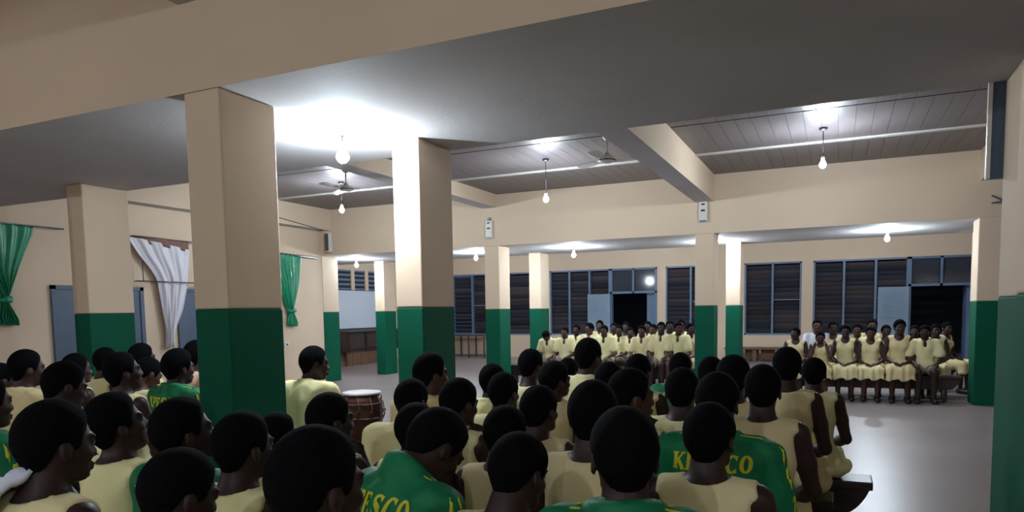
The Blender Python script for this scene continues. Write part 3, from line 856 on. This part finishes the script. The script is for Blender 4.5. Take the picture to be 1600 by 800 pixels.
def hair(kind, target):
    g = axis([(-.13, .13, .006)]); gy = axis([(-.15, .14, .006)]); gz = axis([(1.04, 1.34, .006)])
    Fd = Field(g, gy, gz)
    Fd.cone((0, -.036, 1.00), (0, -.012, 1.105), .062, .055, .02)
    Fd.ell((0, -.001, 1.187), (.073, .090, .091), .02)
    Fd.ell((0, .030, 1.140), (.0600, .066, .082), .02)
    T = .0105 if kind == 'crop' else .019
    hy = [-.13, -.075, -.050, -.034, -.022, .010, .020, .036, .050, .068, .095, .13]
    hz = [1.096, 1.096, 1.104, 1.126, 1.166, 1.172, 1.150, 1.158, 1.192, 1.222, 1.240, 1.27]
    y = gy[None, :, None]; z = gz[None, None, :]; x = g[:, None, None]
    zc = np.interp(gy, hy, hz)[None, :, None] + 0.18 * (x * x / .006) * .02
    t = np.clip((z - zc) / .06, 0, 1)
    Fd.d = (Fd.d - (.0022 + T * t * (2 - t))).astype(np.float32)
    Fd.d = np.maximum(Fd.d, (zc - z) * .7).astype(np.float32)
    Fd.disp(lambda x, y, z: .0009 * np.sin(170 * x + 40 * z) * np.sin(150 * y) * np.sin(160 * z))
    return reduce(*Fd.mesh(), target)

def shoe_field():
    Fd = Field(axis([(-.20, .20, .01)]), axis([(.28, .62, .01)]), axis([(-.02, .16, .01)]))
    out = []
    for s in (-1, 1):
        Q = Field(*Fd.g)
        Q.cone((s * .105, .355, .048), (s * .115, .52, .034), .046, .042, .02); Q.cone((s * .105, .37, .10), (s * .105, .37, .05), .045, .045, .02)
        Q.clip(lambda x, y, z: np.maximum(.001 - z, z - .105) + 0 * x + 0 * y)
        out.append(reduce(*Q.mesh(), 260))
    return out

PROTO = {}
for p_ in ('lap', 'chin', 'cheeks', 'knees'):
    PROTO['body', p_] = body(p_, 9000)
    if p_ != 'cheeks':
        PROTO['shirt', p_] = shirt(p_, 3600)
for p_ in ('lap', 'knees'):
    PROTO['jacket', p_] = jacket(p_, 5000)
    PROTO['stripe', p_] = reduce(*jacket(p_, 0, True), 1800)
PROTO['dress', 0] = dress(6000)
PROTO['shorts', 0] = shorts(1800)
PROTO['hair', 'crop'] = hair('crop', 1800)
PROTO['hair', 'full'] = hair('full', 1800)
SHOES = shoe_field()
# eyes: one small ball each with a dark iris in front
def eye(s):
    bm = bmesh.new(); bmesh.ops.create_uvsphere(bm, u_segments=10, v_segments=8, radius=.0118)
    bmesh.ops.rotate(bm, verts=bm.verts, cent=(0, 0, 0), matrix=Matrix.Rotation(-math.pi / 2, 3, 'X'))
    bmesh.ops.triangulate(bm, faces=bm.faces)
    bm.verts.ensure_lookup_table()
    V = np.array([v.co for v in bm.verts]); Fq = np.array([[v.index for v in f.verts] for f in bm.faces])
    bm.free()
    front = V[Fq].mean(1)[:, 1] > .0088
    return V + np.array((s * .033, .0815, 1.172)), Fq, front
EYES = [eye(-1), eye(1)]

# lettering on the jacket backs, wrapped onto the cloth
def lettering(pose):
    """Bold serif capitals built from strokes in a unit box, laid out along x and then wrapped onto the jacket back."""
    bm = bmesh.new()
    def strip(pts, ws, ox):
        L, R_ = [], []
        for k, (a, b) in enumerate(pts):
            a0, b0 = pts[max(k - 1, 0)]; a1, b1 = pts[min(k + 1, len(pts) - 1)]
            tx, ty = a1 - a0, b1 - b0; n = math.hypot(tx, ty); tx, ty = tx / n, ty / n
            w = .64 * (ws[k] if isinstance(ws, (list, tuple)) else ws)
            for S_l, sg in ((L, 1), (R_, -1)):
                xx, yy = a - sg * ty * w, b + sg * tx * w
                S_l.append(bm.verts.new(((ox + xx + .10 * yy) * .0515, yy * .064, 0)))
        for k in range(len(pts) - 1): bm.faces.new([L[k], L[k + 1], R_[k + 1], R_[k]])
    def arc(cx, cy, rx, ry, a0, a1, thick, thin, ox, n=18):
        A = [math.radians(a0 + (a1 - a0) * k / n) for k in range(n + 1)]
        strip([(cx + rx * math.cos(t), cy + ry * math.sin(t)) for t in A], [thin + (thick - thin) * abs(math.cos(t)) for t in A], ox)
    hs = .085
    def serif(x, y, w, ox): strip([(x - w, y), (x + w, y)], hs, ox)
    def K(o):
        strip([(.14, 0), (.14, 1)], .19, o); strip([(.20, .42), (.64, 1)], .10, o); strip([(.30, .55), (.68, 0)], .19, o)
        for q in ((.14, .04, .18), (.14, .96, .18), (.62, .96, .15), (.66, .04, .16)): serif(*q, o)
    def P(o):
        strip([(.16, 0), (.16, 1)], .19, o); arc(.34, .72, .25, .235, 90, -90, .20, .09, o); strip([(.14, .955), (.36, .955)], .09, o); strip([(.14, .485), (.36, .485)], .09, o)
        serif(.16, .04, .19, o); serif(.14, .96, .13, o)
    def E_(o):
        strip([(.16, 0), (.16, 1)], .19, o)
        for y, w in ((.045, .62), (.955, .60), (.52, .46)): strip([(.06 if y != .52 else .16, y), (w, y)], .09, o)
        strip([(.60, .01), (.62, .28)], [.10, .05], o); strip([(.58, .99), (.58, .76)], [.10, .05], o); strip([(.46, .40), (.46, .64)], .06, o)
    def S(o):
        arc(.36, .735, .24, .22, 25, 200, .17, .09, o); arc(.36, .27, .25, .225, 20, -155, .17, .09, o)
        strip([(.135, .66), (.30, .54), (.44, .47), (.605, .34)], .19, o); strip([(.60, .97), (.58, .70)], [.10, .05], o); strip([(.11, .03), (.13, .30)], [.10, .05], o)
    def C(o):
        arc(.40, .5, .30, .455, 48, 312, .19, .09, o); strip([(.63, .98), (.63, .70)], [.11, .05], o); strip([(.63, .02), (.63, .26)], [.09, .04], o)
    def O(o): arc(.37, .5, .28, .455, 0, 360, .20, .09, o, 30)
    for k, g in enumerate((K, P, E_, S, C, O)): g(k * .86 - 2.55)
    for v in bm.verts: v.co.y -= .02
    for ax in range(2):
        for c in np.arange(-.20, .20, .012):
            co = (c, 0, 0) if ax == 0 else (0, c, 0); no = (1, 0, 0) if ax == 0 else (0, 1, 0)
            bmesh.ops.bisect_plane(bm, geom=bm.verts[:] + bm.edges[:] + bm.faces[:], plane_co=co, plane_no=no)
    bmesh.ops.triangulate(bm, faces=bm.faces)
    bm.verts.ensure_lookup_table()
    V = np.array([v.co for v in bm.verts]); Fq = np.array([[v.index for v in f.verts] for f in bm.faces]); bm.free()
    jv, jf = PROTO['jacket', pose]
    tree = BVHTree.FromPolygons([tuple(v) for v in jv], [tuple(f) for f in jf])
    out = np.zeros_like(V)
    for i, v in enumerate(V):
        x, z = v[0], .928 + v[1]
        h = tree.ray_cast(Vector((x, -1, z)), Vector((0, 1, 0)))
        out[i] = (x, (h[0].y if h[0] else -.1) - .0035, z)
    return out, Fq
LETTERS = {p_: lettering(p_) for p_ in ('lap', 'knees')}

def smooth(a, b, x):
    t = np.clip((x - a) / (b - a), 0, 1); return t * t * (3 - 2 * t)

def rot(P, piv, ang, ax):
    c, s = np.cos(ang), np.sin(ang); Q = P - piv; R_ = Q.copy()
    i, j = {'z': (0, 1), 'x': (1, 2), 'y': (2, 0)}[ax]
    R_[:, i] = c * Q[:, i] - s * Q[:, j]; R_[:, j] = s * Q[:, i] + c * Q[:, j]
    return R_ + piv

def deform(V, yaw, pitch, roll, lean, twist, s, girth):
    P = np.array(V, float)
    P[:, 2] += .020 * smooth(.62, .92, V[:, 2]) * (1 - smooth(1.0, 1.085, V[:, 2]))
    w = smooth(1.015, 1.10, V[:, 2]) * (np.abs(V[:, 0]) < .16)
    piv = np.array((0, -.008, 1.075))
    P = rot(P, piv, -np.radians(pitch) * w, 'x'); P = rot(P, piv, np.radians(roll) * w, 'y'); P = rot(P, piv, np.radians(yaw) * w, 'z')
    wl = smooth(.54, .86, V[:, 2])
    P = rot(P, np.array((0, -.02, .52)), np.radians(twist) * wl, 'z')
    P = rot(P, np.array((0, -.02, .52)), -np.radians(lean) * wl, 'x')
    # body height above the seat follows the person, legs keep the seat height
    s2 = (1.287 * s - .43) / (1.287 - .43)
    P[:, 2] = np.where(P[:, 2] > .43, .43 + (P[:, 2] - .43) * s2, P[:, 2])
    P[:, :2] *= s
    gw = 1 + (girth - 1) * (1 - smooth(.98, 1.06, V[:, 2]))
    P[:, 0] *= gw
    return P

def part(name, V, Fq, m, parent, mi=None):
    me = to_mesh(name, V, Fq)
    for q in (m if isinstance(m, list) else [m]): me.materials.append(M[q])
    if mi is not None: me.polygons.foreach_set('material_index', mi.astype(np.int32))
    o = bpy.data.objects.new(name, me); COL.objects.link(o); o.parent = parent
    return o

NP = [0]
def person(x, y, s, clothes, label, group, yaw=0, pitch=0, roll=0, lean=0, twist=0, pose='lap', face=0, eyes=False, shoes=False, cloth=None, girth=1.0, skin='skin', hr='crop', z=0.0, stud=False):
    """x, y: where the head is; face: body heading in degrees from +y."""
    NP[0] += 1
    top = np.array([(0, -.09, 1.22), (0, -.07, 1.255), (0, -.03, 1.28), (0, 0, 1.287), (0, .03, 1.28), (0, .07, 1.25)])
    want, s0 = .43 + (1.287 * s - .43), s
    for _ in range(4):        # a bent head belongs to a taller person
        got = deform(top, yaw, pitch, roll, lean, twist, s, girth)[:, 2].max()
        s = min(s0 + .13, s + (want - got) / 1.287)
    a = (yaw, pitch, roll, lean, twist, s, girth)
    hd = deform(np.array([(0, 0, 1.18)]), *a)[0]
    c, sn = math.cos(math.radians(face)), math.sin(math.radians(face))
    loc = (x - (c * hd[0] - sn * hd[1]), y - (sn * hd[0] + c * hd[1]), z)
    o = empty('person', loc, label, 'person', group, math.radians(face))
    V, Fq = PROTO['body', pose]
    part('body', deform(V, *a), Fq, skin, o)
    V, Fq = PROTO['hair', hr]
    part('hair', deform(V, *a), Fq, 'hair', o)
    yel = cloth or random.choice(['yellow', 'yellow', 'yellow2', 'yellow3'])
    if clothes == 'dress':
        V, Fq = PROTO['dress', 0]; part('dress', deform(V, *a), Fq, yel, o)
    else:
        V, Fq = PROTO['shorts', 0]; part('shorts', deform(V, *a), Fq, 'greyshorts', o)
        if clothes == 'shirt':
            V, Fq = PROTO['shirt', pose if pose != 'cheeks' else 'lap']; part('shirt', deform(V, *a), Fq, yel, o)
        else:
            pj = pose if ('jacket', pose) in PROTO else 'lap'
            V, Fq = PROTO['jacket', pj]; j = part('jacket', deform(V, *a), Fq, 'jacket', o)
            V, Fq = PROTO['stripe', pj]; part('sleeve_stripes', deform(V, *a), Fq, 'print', j)['label'] = 'yellow stripes running down both sleeves'
            V, Fq = LETTERS[pj]; part('back_lettering', deform(V, *a), Fq, 'print', j)['label'] = 'yellow school initials KPESCO printed across the back'
    if eyes:
        for V, Fq, fr in EYES: part('eye', deform(V, *a), Fq, ['eyewhite', 'black'], o, fr)
    if stud:
        bm = bmesh.new(); bmesh.ops.create_icosphere(bm, subdivisions=2, radius=.0045); bm.verts.ensure_lookup_table()
        V = np.array([v.co for v in bm.verts]) + np.array((.0855, .002, 1.126)); Fq = np.array([[v.index for v in f.verts] for f in bm.faces]); bm.free()
        part('ear_stud', deform(V, *a), Fq, 'silver', o)['label'] = 'small silver ear stud'
    if shoes:
        for V, Fq in SHOES: part('shoe', deform(V, *a), Fq, 'black', o)
    return o

# ---- students of the near half, seated with their backs to us
G1, G2, G3, G4 = 'students seated in the foreground', 'students seated by the left wall', 'students facing us on the far right', 'students facing us in the middle distance'
D_, S_, J_ = 'dress', 'shirt', 'jacket'
near = [
 (-2.06, 1.28, 1.06, D_, 'large bare armed student in yellow in profile at the lower left corner', dict(yaw=-6, pitch=4, eyes=True)),
 (-1.52, 1.25, .98, D_, 'dark bowed head at the bottom edge in front of a green jacket', dict(pitch=16, yaw=-12)),
 (-1.00, 1.16, 1.06, D_, 'biggest nearest head with a small silver ear stud at the bottom edge', dict(yaw=-14, pitch=3, cloth='yellow', stud=True)),
 (-3.45, 1.85, 1.05, J_, 'student in a striped green jacket cut by the left edge', dict()),
 (-2.53, 1.81, 1.01, D_, 'student in yellow looking up to the right, second at lower left', dict(yaw=-18, pitch=-14, eyes=True, hr='full')),
 (-2.14, 1.79, 1.01, J_, 'student in a green jacket with ear and cheek showing left of the column', dict(yaw=-22, pitch=-8, eyes=True, hr='full')),
 (-1.76, 1.70, 1.00, D_, 'student in yellow just in front of the large green column', dict(yaw=-8, eyes=True)),
 (-1.18, 1.96, 1.00, J_, 'student in a green lettered jacket with head bent down', dict(pitch=28, yaw=-4, lean=17, face=-18)),
 (-.83, 1.83, .97, D_, 'student with wide bare neck looking down at the bottom edge', dict(pitch=16, yaw=-10, lean=4, girth=1.05)),
 (-.49, 1.74, 1.05, J_, 'student in a plain backed green jacket seen straight from behind at the bottom', dict(yaw=13, face=10, z=0)),
 (-3.77, 2.42, 1.06, D_, 'leaning student in yellow with bare shoulders at left', dict(lean=16, yaw=-12, eyes=True)),
 (-2.30, 2.43, .90, S_, 'small student half hidden beside the large green column', dict(yaw=-10)),
 (-1.91, 2.32, .99, D_, 'student holding a hand to the mouth in front of the drum', dict(pose='chin', yaw=-22, eyes=True)),
 (-1.54, 2.40, .96, D_, 'student mostly hidden behind the bent green jacket student', dict()),
 (-1.16, 2.44, .96, D_, 'student in yellow behind the bowed bare necked student', dict(yaw=-8, pitch=4)),
 (-.78, 2.37, 1.05, D_, 'tall broad backed student in yellow at lower centre', dict(yaw=0, girth=1.06)),
 (-.38, 2.38, 1.00, D_, 'student in cream yellow with bare arms in front of a lettered jacket', dict(yaw=-8, girth=1.05, cloth='yellow')),
 (-1.98, 3.05, .98, S_, 'broad student in a yellow shirt left of the row in front of the bright column', dict(lean=8, girth=1.12)),
 (-1.62, 2.90, 1.00, D_, 'student resting a cheek on one hand below the bright column', dict(pose='chin', pitch=10, yaw=-14)),
 (-1.23, 2.95, .98, D_, 'student in yellow whose collar shows left of the tall broad student', dict(yaw=-10)),
 (-.83, 3.04, 1.04, D_, 'student turned right with a hand against the chin at centre', dict(pose='chin', yaw=-48, eyes=True, skin='skin2')),
 (-.44, 2.95, 1.04, J_, 'student in a green jacket with big yellow letters right of centre', dict(yaw=-4, girth=1.12)),
 (-2.17, 3.55, 1.06, S_, 'student whose head stands against the green of the bright column', dict(yaw=-28, skin='skin2')),
 (-1.68, 3.52, .98, D_, 'student behind the one resting a cheek on a hand', dict(yaw=-6)),
 (-.71, 3.59, 1.01, D_, 'student in yellow between the chin holder and the lettered jacket', dict(yaw=2)),
 (-.32, 3.56, 1.03, D_, 'nearest of the three yellow students along the aisle', dict(yaw=3, girth=1.04, cloth='yellow2')),
 (-3.52, 4.12, 1.06, S_, 'student in a long yellow shirt seated beside the drum', dict(yaw=-30, pitch=-3, lean=9, eyes=True, cloth='yellow3', girth=1.05)),
 (-2.03, 4.09, .98, S_, 'student farther back between the bright column and centre', dict(yaw=-5)),
 (-1.61, 4.13, .99, D_, 'student with face turned right before the far left group', dict(yaw=-32, hr='full')),
 (-1.24, 4.08, 1.00, D_, 'dark head right of the collared student in mid crowd', dict(yaw=-6)),
 (-.53, 4.13, 1.03, D_, 'student with a flat topped head before the far green column', dict(yaw=4, hr='full')),
 (-2.01, 4.68, 1.03, D_, 'student at the back left of the middle crowd', dict(yaw=-14)),
 (-1.59, 4.73, 1.09, S_, 'tallest student of the middle crowd, white collar under dark head', dict(yaw=-16)),
 (-1.21, 4.64, 1.01, D_, 'back row student left of the two far green columns', dict(yaw=-10)),
 (-.74, 4.68, 1.00, J_, 'back row student in green before the far columns', dict(yaw=0)),
 (-.28, 4.68, 1.05, D_, 'tall middle one of the three yellow students along the aisle', dict(yaw=4, cloth='yellow2')),
 (-1.93, 5.24, .95, S_, 'farthest small head left of the tallest middle student', dict(yaw=-8)),
 (-1.05, 5.25, .99, J_, 'back row student in green with two letters showing', dict(yaw=-4)),
 (-.14, 5.26, .97, D_, 'farthest yellow student along the aisle at the bare bench end', dict(yaw=0, cloth='yellow3')),
]
left = [
 (-5.41, 3.02, 1.00, S_, 'student at the left edge whose face only shows', dict(yaw=-8, eyes=True)),
 (-5.02, 2.97, 1.08, S_, 'student in a collared yellow shirt, upper left against the bare wall', dict(yaw=-12, eyes=True)),
 (-4.14, 3.03, 1.07, D_, 'student with raised chin in front of the green dado at left', dict(yaw=-16, pitch=-10, eyes=True)),
 (-5.36, 3.54, 1.03, D_, 'student half hidden behind the leaning left student', dict(yaw=-12)),
 (-4.61, 3.58, 1.01, D_, 'bare armed student at left looking down at the lap', dict(pitch=26, yaw=-6, skin='skin2')),
 (-4.22, 3.52, 1.06, J_, 'student in a lettered green jacket near the white curtain tip', dict(yaw=-6, eyes=True, hr='full')),
 (-5.80, 4.10, 1.04, D_, 'back student before the green dado of the left column', dict(yaw=-6)),
 (-5.36, 4.11, 1.07, S_, 'back student whose head is against the blue door', dict(yaw=-10)),
 (-4.74, 4.14, 1.09, S_, 'back student half hidden by the large column', dict(yaw=-4, cloth='pink')),
]
for x, y, s, cl_, lb, kw in near:
    person(x, y, s, cl_, lb, G1, **kw)
for x, y, s, cl_, lb, kw in left:
    person(x, y, s, cl_, lb, G2, **kw)

# ---- students facing us; (x, head top height, ...)
def far(x, y, ztop, clothes, label, group, **kw):
    kw.setdefault('face', 180); kw.setdefault('eyes', True); kw.setdefault('skin', random.choice(['skin', 'skin2']))
    person(x, y, ztop / 1.287, clothes, label, group, **kw)
far(-0.67, 13.45, 1.23, D_, 'student in yellow dress at the left end of the right group turning aside', G3, yaw=-25)
far(-0.26, 13.3, 1.16, D_, 'small student propping the face on both hands in the right group', G3, pose='cheeks',pitch=10)
far(0.13, 13.5, 1.27, D_, 'student in yellow dress with folded hands, right of the face propping one', G3, pitch=3,hr='full',shoes=True)
far(0.52, 13.5, 1.24, D_, 'student in narrow yellow dress, middle one of three side by side dresses', G3, pitch=3,skin='skin2',shoes=True)
far(0.95, 13.5, 1.35, D_, 'tall student in yellow dress with clasped hands beside the student in shorts', G3, pitch=2,yaw=12,hr='full',shoes=True)
far(1.32, 13.5, 1.26, S_, 'student in yellow shirt and grey shorts at the right of the far front row', G3, pitch=4,yaw=-8,shoes=True,girth=1.12,pose='knees')
far(1.81, 15.0, 1.28, D_, 'student in yellow seated sideways at the right end of the far group', G3, face=-128,yaw=-20,shoes=True,lean=4)
far(-0.34, 14.25, 1.36, S_, 'student in a white shirt in the back row of the right group', G3, cloth='whitecloth')
far(-0.07, 14.25, 1.32, D_, 'back row student right of the white shirt', G3, yaw=10)
far(0.33, 14.25, 1.27, S_, 'back row student between the folded hands and narrow dress ones', G3, yaw=-6)
far(0.57, 14.3, 1.36, S_, 'back row student directly behind the narrow yellow dress', G3)
far(0.79, 14.25, 1.25, D_, 'back row student just left of the tall student in dress', G3, yaw=8)
far(1.24, 14.25, 1.24, D_, 'back row student between the tall dress and the grey shorts', G3, yaw=-8)
far(1.55, 14.25, 1.26, D_, 'back row student just right of the student in grey shorts', G3, yaw=14)
far(-5.63, 13.95, 1.16, S_, 'student with head bowed low at the left end of the middle group', G4, pitch=38,lean=12,pose='knees',hr='full')
far(-5.22, 14.0, 1.24, S_, 'front student in open collar second from the left of the middle group', G4, yaw=-6,pose='knees')
far(-4.36, 14.0, 1.28, S_, 'student in broad yellow shirt in the centre of the middle group', G4, girth=1.12,pose='knees',pitch=4)
far(-3.57, 14.0, 1.27, S_, 'front student right of the broad shirt, before the dark doorway', G4, pose='knees',pitch=3)
far(-3.18, 14.0, 1.34, S_, 'front student second from the right in the middle group', G4, pose='knees',yaw=10)
far(-2.84, 14.0, 1.33, S_, 'front student in pale shirt turned right, last of the middle group', G4, yaw=24,cloth='yellow3',pose='knees')
far(-5.21, 14.7, 1.28, S_, 'second row student right of the open collared one', G4)
far(-4.91, 14.7, 1.31, S_, 'second row student with dark head left of centre', G4, yaw=-30,hr='full')
far(-4.24, 14.7, 1.26, S_, 'second row student just right of the broad shirt', G4)
far(-4.00, 14.7, 1.21, S_, 'second row student squeezed before the left doorway edge', G4, yaw=15)
far(-3.51, 14.7, 1.28, D_, 'second row student in dress between two front shirts at right', G4, yaw=-10)
far(-3.16, 14.7, 1.35, S_, 'second row student behind the pale shirt turned right', G4, yaw=14)
far(-2.69, 14.4, 1.30, D_, 'student in pink beside the far green column', G4, cloth='pink',yaw=40)
far(-4.90, 15.4, 1.36, S_, 'highest student of the middle group against the pale door leaf', G4)
far(-4.56, 15.4, 1.30, S_, 'back row student before the left of the dark doorway', G4)
far(-4.29, 15.4, 1.32, D_, 'back row student before the middle of the dark doorway', G4)
far(-3.80, 15.4, 1.33, S_, 'back row student at the right of the dark doorway', G4)
far(-3.07, 15.4, 1.36, D_, 'back row student before the far right louvre window', G4)

# ---- white towel lying on the left shoulder of the large student at the lower left corner
tw = empty('towel', (-2.2, 1.2, 1.0), 'crumpled white towel on the shoulder of the large student at lower left', 'towel')
path = [(-2.10, 1.34, 1.05), (-2.085, 1.28, 1.125), (-2.085, 1.21, 1.155), (-2.10, 1.15, 1.13), (-2.13, 1.11, 1.04), (-2.15, 1.095, .92), (-2.16, 1.09, .80)]
bm = bmesh.new(); rows = []
NT, NU = 30, 14
for i in range(NT + 1):
    q = i / NT * (len(path) - 1); k = min(int(q), len(path) - 2); f_ = q - k
    P0 = Vector(path[k]).lerp(Vector(path[k + 1]), f_)
    row = []
    for j in range(NU + 1):
        u = j / NU - .25
        w_ = Vector((-.20, .03, -.075)) * u
        n_ = .010 * math.sin(j * 1.5 + i * .35) + .006 * math.sin(j * .7 - i * .6)
        row.append(bm.verts.new(P0 + w_ + Vector((0, -n_ - .004, n_)) - Vector((-2.2, 1.2, 1.0))))
    rows.append(row)
for i in range(NT):
    for j in range(NU):
        bm.faces.new([rows[i][j], rows[i][j + 1], rows[i + 1][j + 1], rows[i + 1][j]]).smooth = True
t_ = obj('cloth', bm, 'whitecloth', tw); solid(t_, .014)
bm = bmesh.new(); bm_tube(bm, [rows_ for rows_ in [(path[-1][0] + 2.2 - .20 * u, path[-1][1] - 1.2 + .03 * u - .006, path[-1][2] - 1.0 - .075 * u) for u in (-.25, 0, .25, .5, .75)]], .010, 6); obj('hem', bm, 'whitecloth', tw)
